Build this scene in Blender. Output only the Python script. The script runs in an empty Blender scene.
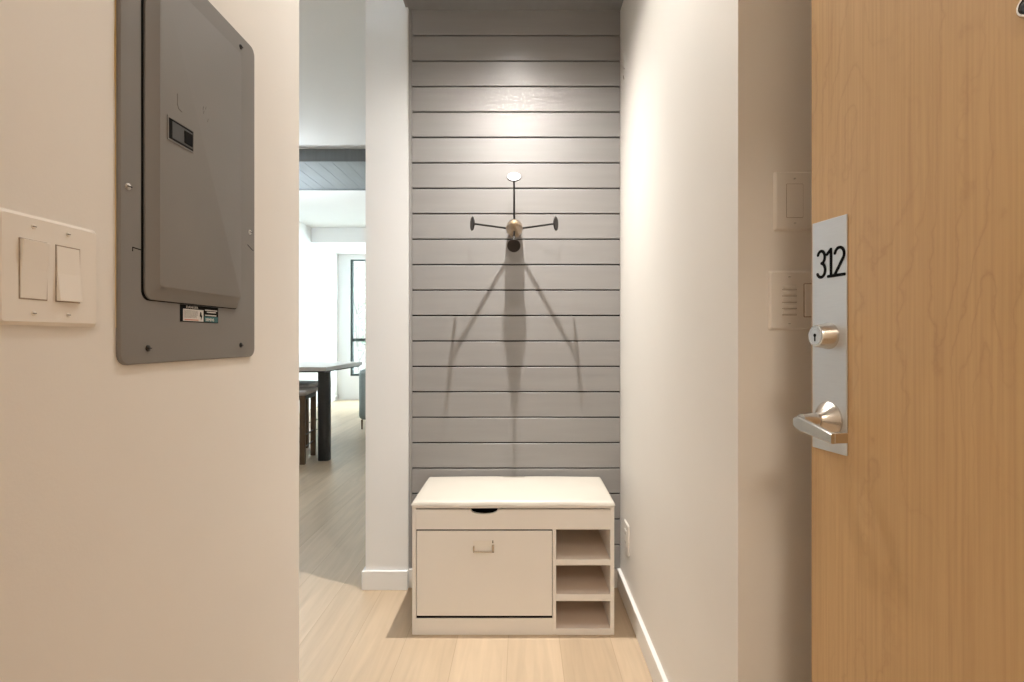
import bpy, bmesh, math, random
from math import radians as R, pi, sin, cos
from mathutils import Vector, Matrix
random.seed(4)
S = bpy.context.scene
COL = S.collection
F = 540.0            # focal length in pixels at 1024 wide
H = 1.12             # eye height

# ---------------------------------------------------------------- materials
def mat(name, color, rough=0.5, metal=0.0, spec=0.5, coat=0.0, noise=0.0, nscale=8.0, bump=0.0, bscale=200.0, stretch=(1, 1, 1), aniso=0.0):
    m = bpy.data.materials.new(name); m.use_nodes = True
    nt = m.node_tree; b = nt.nodes['Principled BSDF']
    b.inputs['Base Color'].default_value = (*color, 1)
    b.inputs['Roughness'].default_value = rough
    b.inputs['Metallic'].default_value = metal
    b.inputs['Specular IOR Level'].default_value = spec
    b.inputs['Coat Weight'].default_value = coat
    if noise or bump:
        tc = nt.nodes.new('ShaderNodeTexCoord'); mp = nt.nodes.new('ShaderNodeMapping')
        mp.inputs['Scale'].default_value = stretch
        nt.links.new(tc.outputs['Object'], mp.inputs['Vector'])
    if noise:
        n = nt.nodes.new('ShaderNodeTexNoise'); n.inputs['Scale'].default_value = nscale; n.inputs['Detail'].default_value = 4
        nt.links.new(mp.outputs['Vector'], n.inputs['Vector'])
        r = nt.nodes.new('ShaderNodeValToRGB')
        r.color_ramp.elements[0].position = 0.3; r.color_ramp.elements[1].position = 0.7
        r.color_ramp.elements[0].color = (*[c * (1 - noise) for c in color], 1)
        r.color_ramp.elements[1].color = (*[min(1, c * (1 + noise)) for c in color], 1)
        nt.links.new(n.outputs['Fac'], r.inputs['Fac']); nt.links.new(r.outputs['Color'], b.inputs['Base Color'])
    if bump:
        n2 = nt.nodes.new('ShaderNodeTexNoise'); n2.inputs['Scale'].default_value = bscale
        nt.links.new(mp.outputs['Vector'], n2.inputs['Vector'])
        bp = nt.nodes.new('ShaderNodeBump'); bp.inputs['Strength'].default_value = bump; bp.inputs['Distance'].default_value = 0.002
        nt.links.new(n2.outputs['Fac'], bp.inputs['Height']); nt.links.new(bp.outputs['Normal'], b.inputs['Normal'])
    return m

def math_node(nt, op, a, b=None, c=None):
    n = nt.nodes.new('ShaderNodeMath'); n.operation = op
    for i, v in enumerate((a, b, c)):
        if v is None: continue
        if isinstance(v, (int, float)): n.inputs[i].default_value = v
        else: nt.links.new(v, n.inputs[i])
    return n.outputs[0]

def mixc(nt, fac, a, b, mode='MIX'):
    n = nt.nodes.new('ShaderNodeMix'); n.data_type = 'RGBA'; n.blend_type = mode
    for idx, v in ((0, fac), (6, a), (7, b)):
        if isinstance(v, (int, float)): n.inputs[idx].default_value = v
        elif isinstance(v, tuple): n.inputs[idx].default_value = (*v, 1)
        else: nt.links.new(v, n.inputs[idx])
    return n.outputs[2]

def floor_material():
    m = bpy.data.materials.new('oak_plank_floor'); m.use_nodes = True
    nt = m.node_tree; b = nt.nodes['Principled BSDF']; L = nt.links
    tc = nt.nodes.new('ShaderNodeTexCoord'); sp = nt.nodes.new('ShaderNodeSeparateXYZ')
    L.new(tc.outputs['Object'], sp.inputs[0])
    W = 0.19
    u = math_node(nt, 'DIVIDE', math_node(nt, 'ADD', sp.outputs['X'], 0.055), W)
    iu = math_node(nt, 'FLOOR', u); fu = math_node(nt, 'SUBTRACT', u, iu)
    wn = nt.nodes.new('ShaderNodeTexWhiteNoise'); wn.noise_dimensions = '1D'; L.new(iu, wn.inputs['W'])
    v = math_node(nt, 'ADD', math_node(nt, 'DIVIDE', sp.outputs['Y'], 1.9), math_node(nt, 'MULTIPLY', wn.outputs['Value'], 7.3))
    iv = math_node(nt, 'FLOOR', v); fv = math_node(nt, 'SUBTRACT', v, iv)
    cb = nt.nodes.new('ShaderNodeCombineXYZ'); L.new(iu, cb.inputs[0]); L.new(iv, cb.inputs[1])
    wn2 = nt.nodes.new('ShaderNodeTexWhiteNoise'); wn2.noise_dimensions = '3D'; L.new(cb.outputs[0], wn2.inputs['Vector'])
    # grain
    off = nt.nodes.new('ShaderNodeVectorMath'); off.operation = 'MULTIPLY_ADD'
    L.new(wn2.outputs['Color'], off.inputs[0]); off.inputs[1].default_value = (9, 9, 9); L.new(tc.outputs['Object'], off.inputs[2])
    mp = nt.nodes.new('ShaderNodeMapping'); mp.inputs['Scale'].default_value = (26, 1.6, 1); L.new(off.outputs[0], mp.inputs['Vector'])
    n1 = nt.nodes.new('ShaderNodeTexNoise'); n1.inputs['Scale'].default_value = 1.3; n1.inputs['Detail'].default_value = 6; n1.inputs['Distortion'].default_value = 0.6
    L.new(mp.outputs[0], n1.inputs['Vector'])
    mp2 = nt.nodes.new('ShaderNodeMapping'); mp2.inputs['Scale'].default_value = (5, 1.3, 1); L.new(off.outputs[0], mp2.inputs['Vector'])
    n2 = nt.nodes.new('ShaderNodeTexNoise'); n2.inputs['Scale'].default_value = 1.4; n2.inputs['Detail'].default_value = 3
    L.new(mp2.outputs[0], n2.inputs['Vector'])
    base = mixc(nt, wn2.outputs['Value'], (0.45, 0.34, 0.23), (0.54, 0.42, 0.295))
    g = math_node(nt, 'MULTIPLY', math_node(nt, 'SUBTRACT', n1.outputs['Fac'], 0.5), 0.9)
    g2 = math_node(nt, 'MULTIPLY', math_node(nt, 'SUBTRACT', n2.outputs['Fac'], 0.5), 0.5)
    k = math_node(nt, 'ADD', math_node(nt, 'ADD', 1.0, g), g2)
    kk = nt.nodes.new('ShaderNodeCombineColor')
    for i in range(3): L.new(k, kk.inputs[i])
    col = mixc(nt, 0.5, base, kk.outputs[0], 'MULTIPLY')
    # small knots
    vo = nt.nodes.new('ShaderNodeTexVoronoi'); vo.inputs['Scale'].default_value = 1.0
    mp3 = nt.nodes.new('ShaderNodeMapping'); mp3.inputs['Scale'].default_value = (3.3, 1.5, 1); L.new(off.outputs[0], mp3.inputs['Vector']); L.new(mp3.outputs[0], vo.inputs['Vector'])
    kn = math_node(nt, 'LESS_THAN', vo.outputs['Distance'], 0.018)
    col = mixc(nt, math_node(nt, 'MULTIPLY', kn, 0.55), col, (0.24, 0.14, 0.07))
    # joints
    e = math_node(nt, 'MINIMUM', math_node(nt, 'MULTIPLY', math_node(nt, 'MINIMUM', fu, math_node(nt, 'SUBTRACT', 1.0, fu)), W),
                  math_node(nt, 'MULTIPLY', math_node(nt, 'MINIMUM', fv, math_node(nt, 'SUBTRACT', 1.0, fv)), 1.9))
    j = math_node(nt, 'LESS_THAN', e, 0.0011)
    col = mixc(nt, math_node(nt, 'MULTIPLY', j, 0.4), col, (0.25, 0.17, 0.10))
    L.new(col, b.inputs['Base Color'])
    b.inputs['Roughness'].default_value = 0.42
    bp = nt.nodes.new('ShaderNodeBump'); bp.inputs['Strength'].default_value = 0.25; bp.inputs['Distance'].default_value = 0.001
    L.new(math_node(nt, 'SUBTRACT', n1.outputs['Fac'], j), bp.inputs['Height']); L.new(bp.outputs['Normal'], b.inputs['Normal'])
    return m

def veneer_material():
    m = bpy.data.materials.new('maple_veneer'); m.use_nodes = True
    nt = m.node_tree; b = nt.nodes['Principled BSDF']; L = nt.links
    tc = nt.nodes.new('ShaderNodeTexCoord')
    def noise(sc, s, det, dist=0.0):
        mp = nt.nodes.new('ShaderNodeMapping'); mp.inputs['Scale'].default_value = sc; L.new(tc.outputs['Object'], mp.inputs['Vector'])
        n = nt.nodes.new('ShaderNodeTexNoise'); n.inputs['Scale'].default_value = s; n.inputs['Detail'].default_value = det; n.inputs['Distortion'].default_value = dist
        L.new(mp.outputs[0], n.inputs['Vector']); return n.outputs['Fac']
    f = noise((3.6, 1, 0.62), 1.5, 2.2, 0.3)              # slow field, its level lines are the cathedral figure
    wob = noise((8, 1, 6), 4.0, 4)
    t = math_node(nt, 'MULTIPLY', math_node(nt, 'ADD', f, math_node(nt, 'MULTIPLY', wob, 0.075)), 17.0)
    fr = math_node(nt, 'FRACT', t)
    ln = math_node(nt, 'POWER', math_node(nt, 'ABSOLUTE', math_node(nt, 'SUBTRACT', math_node(nt, 'MULTIPLY', fr, 2.0), 1.0)), 7.0)
    fade = noise((2.2, 1, 1.1), 2.0, 2)
    fd = nt.nodes.new('ShaderNodeMapRange'); fd.inputs[1].default_value = 0.4; fd.inputs[2].default_value = 0.66; L.new(fade, fd.inputs[0])
    line = math_node(nt, 'MULTIPLY', ln, math_node(nt, 'ADD', math_node(nt, 'MULTIPLY', fd.outputs[0], 0.30), 0.03))
    fib = noise((130, 1, 2.2), 1.5, 5)
    patch = noise((5, 1, 1.0), 1.3, 3)
    base = mixc(nt, patch, (0.54, 0.34, 0.152), (0.67, 0.445, 0.22))
    base = mixc(nt, math_node(nt, 'MULTIPLY', math_node(nt, 'POWER', fib, 2.0), 0.9), base, (0.36, 0.20, 0.085))
    col = mixc(nt, line, base, (0.31, 0.16, 0.065))
    L.new(col, b.inputs['Base Color'])
    b.inputs['Roughness'].default_value = 0.38; b.inputs['Coat Weight'].default_value = 0.12; b.inputs['Coat Roughness'].default_value = 0.3
    return m

def facade_material():
    m = bpy.data.materials.new('brown_brick'); m.use_nodes = True
    nt = m.node_tree; b = nt.nodes['Principled BSDF']
    tc = nt.nodes.new('ShaderNodeTexCoord'); mp = nt.nodes.new('ShaderNodeMapping'); mp.inputs['Rotation'].default_value = (pi / 2, 0, 0)
    nt.links.new(tc.outputs['Object'], mp.inputs[0])
    br = nt.nodes.new('ShaderNodeTexBrick'); br.inputs['Scale'].default_value = 1.0
    br.inputs['Brick Width'].default_value = 0.34; br.inputs['Row Height'].default_value = 0.12; br.inputs['Mortar Size'].default_value = 0.014
    br.inputs['Color1'].default_value = (0.024, 0.017, 0.014, 1); br.inputs['Color2'].default_value = (0.034, 0.025, 0.021, 1); br.inputs['Mortar'].default_value = (0.042, 0.040, 0.038, 1)
    nt.links.new(mp.outputs[0], br.inputs['Vector']); nt.links.new(br.outputs['Color'], b.inputs['Base Color'])
    b.inputs['Roughness'].default_value = 0.9
    return m

def glass_material():
    m = bpy.data.materials.new('window_glass'); m.use_nodes = True
    nt = m.node_tree; nt.nodes.clear()
    o = nt.nodes.new('ShaderNodeOutputMaterial'); mx = nt.nodes.new('ShaderNodeMixShader'); mx.inputs[0].default_value = 0.07
    t = nt.nodes.new('ShaderNodeBsdfTransparent'); t.inputs[0].default_value = (0.95, 0.985, 0.97, 1)
    g = nt.nodes.new('ShaderNodeBsdfGlossy'); g.inputs['Roughness'].default_value = 0.02
    nt.links.new(t.outputs[0], mx.inputs[1]); nt.links.new(g.outputs[0], mx.inputs[2]); nt.links.new(mx.outputs[0], o.inputs[0])
    return m

def lamp_material(name, color, strength):
    m = bpy.data.materials.new(name); m.use_nodes = True
    b = m.node_tree.nodes['Principled BSDF']
    b.inputs['Base Color'].default_value = (0.9, 0.9, 0.9, 1)
    b.inputs['Emission Color'].default_value = (*color, 1); b.inputs['Emission Strength'].default_value = strength
    return m

M = dict(
    wall=mat('warm_white_paint', (0.79, 0.755, 0.705), 0.62, noise=0.012, nscale=3, bump=0.06, bscale=260),
    white=mat('white_paint', (0.80, 0.80, 0.80), 0.6, noise=0.01, nscale=3),
    ceil=mat('ceiling_paint', (0.82, 0.82, 0.82), 0.8, noise=0.01, nscale=2),
    trim=mat('trim_paint', (0.80, 0.785, 0.76), 0.45, noise=0.01, nscale=4),
    slat=mat('grey_board_paint', (0.295, 0.283, 0.275), 0.42, noise=0.035, nscale=5, stretch=(0.6, 1, 6), bump=0.05, bscale=90),
    groove=mat('dark_groove', (0.012, 0.010, 0.009), 0.9, spec=0.1, noise=0.1),
    sofgrey=mat('grey_soffit_paint', (0.25, 0.245, 0.24), 0.5, noise=0.03, nscale=5, stretch=(6, 0.6, 1)),
    beam=mat('blue_grey_board', (0.17, 0.185, 0.20), 0.45, noise=0.06, nscale=4, stretch=(8, 0.7, 1)),
    panel=mat('grey_enamel', (0.200, 0.188, 0.176), 0.5, metal=0.0, spec=0.4, noise=0.03, nscale=6, bump=0.04, bscale=500),
    plastic=mat('ivory_plastic', (0.80, 0.755, 0.69), 0.3, noise=0.01),
    plastic_w=mat('switch_plastic', (0.80, 0.765, 0.715), 0.3, noise=0.01),
    steel=mat('brushed_nickel', (0.66, 0.62, 0.57), 0.27, metal=1.0, noise=0.05, nscale=60, stretch=(1, 1, 14)),
    alu=mat('satin_aluminium', (0.66, 0.665, 0.67), 0.42, metal=0.75, noise=0.02, nscale=30, stretch=(1, 1, 12)),
    screw=mat('zinc_screw', (0.6, 0.58, 0.55), 0.35, metal=1.0, noise=0.05),
    black=mat('black_enamel', (0.012, 0.011, 0.010), 0.35, noise=0.1),
    brown=mat('dark_bronze', (0.016, 0.010, 0.008), 0.42, metal=0.15, noise=0.1),
    ink=mat('black_ink_and_shade', (0.004, 0.004, 0.004), 0.75, spec=0.1, noise=0.1),
    paper=mat('sticker_paper', (0.62, 0.60, 0.56), 0.5, noise=0.04, nscale=90),
    greyink=mat('grey_ink', (0.28, 0.27, 0.25), 0.5, noise=0.05),
    red=mat('red_ink', (0.55, 0.22, 0.16), 0.5, noise=0.04),
    teal=mat('teal_ink', (0.01, 0.10, 0.11), 0.5, noise=0.04),
    bench=mat('cream_laminate', (0.80, 0.765, 0.725), 0.4, noise=0.01, nscale=6),
    cushion=mat('cream_vinyl', (0.56, 0.52, 0.455), 0.42, noise=0.012, nscale=10, bump=0.15, bscale=350),
    shelf=mat('shaded_cream_laminate', (0.74, 0.64, 0.555), 0.45, noise=0.01, nscale=6),  # bench cream made darker and redder, painting the shade in the cubbies
    balls=mat('gilded_wood', (0.40, 0.29, 0.18), 0.3, metal=0.35, noise=0.12, nscale=30, stretch=(1, 1, 3), coat=0.4),
    door=veneer_material(), floor=floor_material(), facade=facade_material(), glass=glass_material(),
    frame=mat('black_window_frame', (0.03, 0.045, 0.042), 0.4, noise=0.05),
    tabtop=mat('grey_concrete_top', (0.55, 0.54, 0.53), 0.4, noise=0.05, nscale=5),
    tabedge=mat('dark_metal', (0.02, 0.019, 0.018), 0.4, noise=0.1),
    stoolleg=mat('brown_wood', (0.115, 0.068, 0.036), 0.5, noise=0.12, nscale=8, stretch=(6, 6, 0.6)),
    stoolseat=mat('grey_seat_fabric', (0.42, 0.38, 0.36), 0.8, noise=0.05, nscale=80),
    sofa=mat('teal_grey_fabric', (0.25, 0.295, 0.285), 0.85, noise=0.10, nscale=120),
    bark=mat('grey_bark', (0.03, 0.024, 0.02), 0.9, noise=0.2, nscale=12),
    leaf=mat('pale_green_leaf', (0.025, 0.042, 0.022), 0.7, noise=0.25, nscale=3),
    dglass=mat('dark_facade_glass', (0.012, 0.016, 0.018), 0.6, spec=0.1, noise=0.1),
    fwin=mat('facade_window_frame', (0.05, 0.05, 0.047), 0.6, noise=0.05),
    sliderg=mat('dark_grey_latch', (0.045, 0.045, 0.043), 0.4, noise=0.05),
    ground=mat('street_asphalt', (0.2, 0.2, 0.2), 0.9, noise=0.1),
    scuff_gap_shade=mat('chipped_plaster_and_gap_shade', (0.36, 0.29, 0.23), 0.8, noise=0.25, nscale=90),  # plaster chips, and painted shade in switch and keypad gaps
    yellow=mat('raw_drywall_edge', (0.60, 0.45, 0.22), 0.8, noise=0.15, nscale=40),
)

# ---------------------------------------------------------------- mesh helpers
class MB:
    def __init__(s): s.bm = bmesh.new(); s.mi = 0; s.mats = []
    def use(s, m):
        if m not in s.mats: s.mats.append(m)
        s.mi = s.mats.index(m); return s
    def _tag(s, faces):
        for f in faces: f.material_index = s.mi
    def box(s, x0, x1, y0, y1, z0, z1, bev=0.0, seg=2):
        r = bmesh.ops.create_cube(s.bm, size=1)
        vs = r['verts']
        for v in vs: v.co = Vector(((x0 + x1) / 2 + v.co.x * (x1 - x0), (y0 + y1) / 2 + v.co.y * (y1 - y0), (z0 + z1) / 2 + v.co.z * (z1 - z0)))
        fs = {f for v in vs for f in v.link_faces}; s._tag(fs)
        if bev:
            es = list({e for v in vs for e in v.link_edges})
            bmesh.ops.bevel(s.bm, geom=es, offset=bev, segments=seg, profile=0.5, affect='EDGES', material=-1)
        return s
    def prism(s, pts, axis, a, b):
        """pts: 2D outline; axis 'y': (x,z) outline extruded in y; 'x': (y,z); 'z': (x,y)"""
        def P(p, t):
            return Vector((p[0], t, p[1])) if axis == 'y' else Vector((t, p[0], p[1])) if axis == 'x' else Vector((p[0], p[1], t))
        lo = [s.bm.verts.new(P(p, a)) for p in pts]; hi = [s.bm.verts.new(P(p, b)) for p in pts]
        fs = [s.bm.faces.new(lo), s.bm.faces.new(hi[::-1])]
        n = len(pts)
        for i in range(n): fs.append(s.bm.faces.new((lo[i], hi[i], hi[(i + 1) % n], lo[(i + 1) % n])))
        s._tag(fs); bmesh.ops.recalc_face_normals(s.bm, faces=fs); return s
    def loft(s, rings, cap=True, closed=True):
        vr = [[s.bm.verts.new(p) for p in r] for r in rings]; fs = []
        n = len(rings[0])
        for a, b in zip(vr, vr[1:]):
            for i in range(n if closed else n - 1): fs.append(s.bm.faces.new((a[i], a[(i + 1) % n], b[(i + 1) % n], b[i])))
        if cap: fs.append(s.bm.faces.new(vr[0][::-1])); fs.append(s.bm.faces.new(vr[-1]))
        s._tag(fs); bmesh.ops.recalc_face_normals(s.bm, faces=fs); return s
    def lathe(s, prof, origin=(0, 0, 0), axis=(0, 0, 1), n=32):
        ax = Vector(axis).normalized(); q = Vector((0, 0, 1)).rotation_difference(ax); o = Vector(origin)
        rings = [[o + q @ Vector((max(r, 1e-5) * cos(2 * pi * i / n), max(r, 1e-5) * sin(2 * pi * i / n), h)) for i in range(n)] for r, h in prof]
        return s.loft(rings)
    def tube(s, pts, r, n=10):
        pts = [Vector(p) for p in pts]; rings = []
        rr = r if isinstance(r, (list, tuple)) else [r] * len(pts)
        for i, p in enumerate(pts):
            d = (pts[min(i + 1, len(pts) - 1)] - pts[max(i - 1, 0)]).normalized()
            q = Vector((0, 0, 1)).rotation_difference(d)
            rings.append([p + q @ Vector((rr[i] * cos(2 * pi * k / n), rr[i] * sin(2 * pi * k / n), 0)) for k in range(n)])
        return s.loft(rings)
    def build(s, name, m, parent=None, smooth=False, loc=None):
        me = bpy.data.meshes.new(name); s.bm.to_mesh(me); s.bm.free()
        ms = s.mats if s.mats else [m]
        for x in ms: me.materials.append(x)
        if smooth:
            for p in me.polygons: p.use_smooth = len(p.vertices) <= 4
            me.set_sharp_from_angle(angle=R(35))
        o = bpy.data.objects.new(name, me); COL.objects.link(o)
        if parent is not None: o.parent = parent
        if loc is not None: o.location = loc
        return o

def tag(o, label, cat, group=None):
    o['label'] = label; o['category'] = cat
    if group: o['group'] = group
    return o
def struct(o): o['kind'] = 'structure'; return o
def thing(name, label, cat, loc=(0, 0, 0), rz=0.0, group=None):
    o = bpy.data.objects.new(name, None); COL.objects.link(o); o.empty_display_size = 0.05
    o.location = loc; o.rotation_euler = (0, 0, rz)
    return tag(o, label, cat, group)
def rrect(x0, x1, z0, z1, r, n=5):
    pts = []
    for cx, cz, a in ((x1 - r, z1 - r, 0), (x0 + r, z1 - r, 90), (x0 + r, z0 + r, 180), (x1 - r, z0 + r, 270)):
        for i in range(n + 1):
            t = R(a + 90 * i / n); pts.append((cx + r * cos(t), cz + r * sin(t)))
    return pts
def ring3(pts, y): return [Vector((p[0], y, p[1])) for p in pts]

# ---------------------------------------------------------------- key planes (metres, camera at x=0, y=0)
XL = -0.537          # left hall wall
XR = 0.439           # right wall of the niche
YB = 2.432           # face of the board wall
YS = 2.411           # face of the white stub
XA = -0.514          # niche left limit
YF = 1.102           # short wall facing the entry
YLE = 1.295          # end of left hall wall
XST = -0.703         # stub left
ZC = H + 1.75        # living ceiling
ZS = H + 1.477       # niche soffit
LX0, LX1, LY1 = -3.36, 2.3, 9.80

# floor
struct(MB().box(LX0 - 0.2, LX1 + 0.2, -1.9, LY1 + 0.35, -0.12, 0).build('floor', M['floor']))
# walls
struct(MB().box(XL - 0.12, XL, -0.1, YLE, 0, ZC).build('wall_left', M['wall']))
struct(MB().box(LX0, XL - 0.12, YLE - 0.12, YLE, 0, ZC).build('wall_living_near', M['white']))
struct(MB().box(XR, XR + 0.13, YF, YB + 0.02, 0, ZC).build('wall_right', M['wall']))
struct(MB().box(XR + 0.13, 1.45, YF, YF + 0.12, 0, ZC).build('wall_entry_side', M['wall']))
struct(MB().box(1.45, 1.57, -0.1, YF + 0.12, 0, ZC).build('wall_entry_right', M['wall']))
# entry wall round the doorway, in which the camera stands
b = MB(); b.box(XL, -0.28, -0.10, 0.04, 0, ZC); b.box(0.735, 1.45, -0.10, 0.04, 0, ZC); b.box(-0.28, 0.735, -0.10, 0.04, 2.09, ZC)
struct(b.build('wall_entry', M['wall']))
b = MB(); b.box(-0.28, -0.255, -0.12, 0.05, 0, 2.09); b.box(0.71, 0.735, -0.12, 0.05, 0, 2.09); b.box(-0.255, 0.71, -0.12, 0.05, 2.065, 2.09)
struct(b.build('trim_1', M['trim']))
# outer corridor
struct(MB().box(-1.9, 1.9, -1.9, -1.78, 0, ZC).build('wall_corridor_back', M['wall']))
struct(MB().box(-2.0, -1.9, -1.9, -0.1, 0, ZC).build('wall_corridor_left', M['wall']))
struct(MB().box(1.9, 2.0, -1.9, -0.1, 0, ZC).build('wall_corridor_right', M['wall']))
b = MB(); b.box(-1.9, XL, -0.1, 0.02, 0, ZC); b.box(1.45, 1.9, -0.1, 0.02, 0, ZC)
struct(b.build('wall_corridor_front', M['wall']))
struct(MB().box(-2.0, 2.0, -1.9, -0.10, 2.6, 2.7).build('ceiling_corridor', M['ceil']))
struct(MB().box(XL, 1.45, 0.04, YF, ZS, ZS + 0.1).build('ceiling_hall', M['ceil']))

# board-clad niche wall
b = MB(); b.use(M['groove']).box(XA, XR, YB + 0.0155, YB + 0.02, 0, ZS)
b.use(M['slat'])
PITCH = 0.11464; top = ZS
z = H + (338 - 35.6) / 222.0
gap = 0.0062
while True:
    lo = max(z + gap / 2, 0.0)
    b.box(XA + 0.014, XR - 0.001, YB, YB + 0.014, lo, top - gap / 2 if top < ZS else ZS, 0.0012, 1)
    top = z; z -= PITCH
    if top < 0.09: break
b.box(XA - 0.0005, XA + 0.0135, YB - 0.004, YB + 0.014, 0, ZS, 0.0012, 1)     # corner board
struct(b.build('wall_back', None))
struct(MB().box(XA, XR, YB + 0.02, YB + 0.14, 0, ZC).build('wall_back_core', M['white']))
struct(MB().box(XST, XA, YS, YB + 0.14, 0, ZC).build('wall_stub', M['white']))
struct(MB().box(XR + 0.13, LX1, YB + 0.02, YB + 0.14, 0, ZC).build('wall_living_back', M['white']))
# grey soffit over the niche with an edge trim
b = MB(); b.box(XA, XR, YF + 0.0, YB + 0.02, ZS, ZC)
struct(b.build('ceiling_niche', M['sofgrey']))
b = MB(); b.box(XA - 0.010, XA, YF, YS, ZS - 0.0005, ZS + 0.04)
struct(b.build('trim_2', M['slat']))
struct(MB().box(XL - 0.0, XA, YF, YLE, ZS, ZC).build('ceiling_hall_strip', M['ceil']))

# baseboards
def bb(name, x0, x1, y0, y1, m='trim'): struct(MB().box(x0, x1, y0, y1, 0, 0.084, 0.002, 1).build(name, M[m]))
bb('baseboard_right', XR - 0.0155, XR, YF, YB - 0.001)
bb('baseboard_back', XA + 0.001, XR - 0.016, YB - 0.014, YB)
b = MB(); b.box(XST - 0.014, XA + 0.001, YS - 0.014, YS, 0, 0.084, 0.002, 1); b.box(XST - 0.014, XST, YS, YB + 0.14, 0, 0.084, 0.002, 1)
struct(b.build('baseboard_stub', M['white']))
bb('baseboard_left', XL, XL + 0.014, 0.05, YLE)
bb('baseboard_entry', XR, 1.44, YF - 0.014, YF)
bb('baseboard_living', LX0, LX0 + 0.014, YLE, LY1, 'white')

# living room shell
struct(MB().box(LX0 - 0.15, LX0, YLE - 0.12, LY1 + 0.2, 0, ZC).build('wall_living_left', M['white']))
struct(MB().box(LX1, LX1 + 0.15, YB, LY1 + 0.2, 0, ZC).build('wall_living_right', M['white']))
b = MB(); b.box(LX0 - 0.15, XA - 0.01, YLE - 0.12, YB + 0.14, ZC, ZC + 0.1); b.box(LX0 - 0.15, LX1 + 0.15, YB + 0.14, LY1 + 0.2, ZC, ZC + 0.1)
struct(b.build('ceiling', M['ceil']))
struct(MB().box(LX0, LX1, 8.57, LY1, H + 1.52, ZC).build('ceiling_bulkhead', M['ceil']))
# plank-lined dropped beam
b = MB().use(M['beam']); zb = H + 1.634
b.box(LX0, LX1, 5.0, 5.02, zb, ZC)
x = LX0
while x < LX1 - 0.01:
    b.box(x + 0.0015, min(x + 0.132, LX1) - 0.0015, 5.02, 5.93, zb + 0.002, zb + 0.02); x += 0.132
b.use(M['groove']).box(LX0, LX1, 5.02, 5.94, zb + 0.012, zb + 0.03)
b.use(M['beam']).box(LX0, LX1, 5.93, 5.96, zb - 0.006, ZC)
struct(b.build('trim_3', None))
# window wall: two tall windows
WIN = [(-3.136, -1.55), (-1.2, 0.4), (0.7, 2.0)]; WZ0, WZ1 = H - 0.69, H + 1.425
b = MB(); xs = [LX0] + [v for w in WIN for v in w] + [LX1]
for i in range(0, len(xs), 2): b.box(xs[i], xs[i + 1], LY1, LY1 + 0.2, 0, ZC)
for w in WIN: b.box(w[0], w[1], LY1, LY1 + 0.2, 0, WZ0); b.box(w[0], w[1], LY1, LY1 + 0.2, WZ1, ZC)
struct(b.build('wall_window', M['white']))
for i, w in enumerate(WIN):
    root = bpy.data.objects.new('window_%d' % (i + 1), None); COL.objects.link(root); root.location = (w[0], LY1, WZ0); struct(root)
    ww, hh = w[1] - w[0], WZ1 - WZ0
    b = MB(); t = 0.04
    b.box(0, t, 0.02, 0.08, 0, hh); b.box(ww - t, ww, 0.02, 0.08, 0, hh); b.box(t, ww - t, 0.02, 0.08, 0, t); b.box(t, ww - t, 0.02, 0.08, hh - 0.02, hh)
    b.build('window_frame', M['frame'], root)
    zt = H - 0.036 - WZ0
    MB().box(t, ww - t, 0.015, 0.085, zt - 0.028, zt + 0.028).build('transom_bar', M['frame'], root)
    MB().box(ww / 2 - 0.022, ww / 2 + 0.022, 0.02, 0.08, t, zt - 0.028).build('mullion', M['frame'], root)
    MB().box(t, ww - t, 0.048, 0.053, t, zt - 0.028).build('lower_pane', M['glass'], root)
    MB().box(t, ww - t, 0.048, 0.053, zt + 0.028, hh - 0.02).build('upper_pane', M['glass'], root)

# ---------------------------------------------------------------- entry door (door_1), ajar at about 79 degrees
phi = math.atan2(-0.9817, 0.1905)
door = MB().box(0, 0.915, 0, 0.044, 0.008, 2.05, 0.0015, 1).build('door_1', M['door']); struct(door)
door.location = (0.5135, 0.963, 0); door.rotation_euler = (0, 0, phi)
def door_u(px):      # distance along the door face from its free edge, for a picture column
    k = (px - 523) / F
    # 0.5135+0.1905u = k(0.963-0.9817u)
    return (k * 0.963 - 0.5135) / (0.1905 + 0.9817 * k)
u0, u1 = door_u(813.5), door_u(848.0)
uc = (u0 + u1) / 2
pl = MB().box(u0, u1, -0.0025, 0, H - 0.1925, H + 0.202, 0.0006, 1).build('number_plate', M['alu'], door)
pl['label'] = 'satin aluminium number plate with black digits 312'
def glyph(strokes, w, cx, cz, sc, ang=0):
    b = MB()
    for st in strokes:
        pts = [Vector((p[0] * sc, 0, p[1] * sc)) for p in st]
        for p, q in zip(pts, pts[1:]):
            d = (q - p)
            if d.length < 1e-7: continue
            n = Vector((-d.z, 0, d.x)).normalized() * w / 2
            qd = [p + n, q + n, q - n, p - n]
            b.prism([(v.x + cx, v.z + cz) for v in qd], 'y', -0.0034, -0.0024)
        for p in pts:
            b.prism([(p.x + cx + w / 2 * cos(2 * pi * i / 10), p.z + cz + w / 2 * sin(2 * pi * i / 10)) for i in range(10)], 'y', -0.00335, -0.0024)
    return b
def arc(cx, cz, rx, rz, a0, a1, n=14): return [(cx + rx * cos(R(a0 + (a1 - a0) * i / n)), cz + rz * sin(R(a0 + (a1 - a0) * i / n))) for i in range(n + 1)]
three = [arc(0.0, 0.27, 0.23, 0.23, 150, -70), arc(0.0, -0.22, 0.27, 0.27, 75, -155)]
three = [arc(0.0, 0.26, 0.235, 0.24, 155, -80) + arc(-0.01, -0.23, 0.27, 0.265, 82, -150)]
one = [[(-0.2, 0.33), (0.03, 0.5), (0.03, -0.5)], [(-0.13, -0.5), (0.19, -0.5)]]
two = [arc(0.0, 0.25, 0.25, 0.25, 165, -25) + [(-0.27, -0.5), (0.27, -0.5)]]
zc = H + 0.1275; sc = 0.0455
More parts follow.
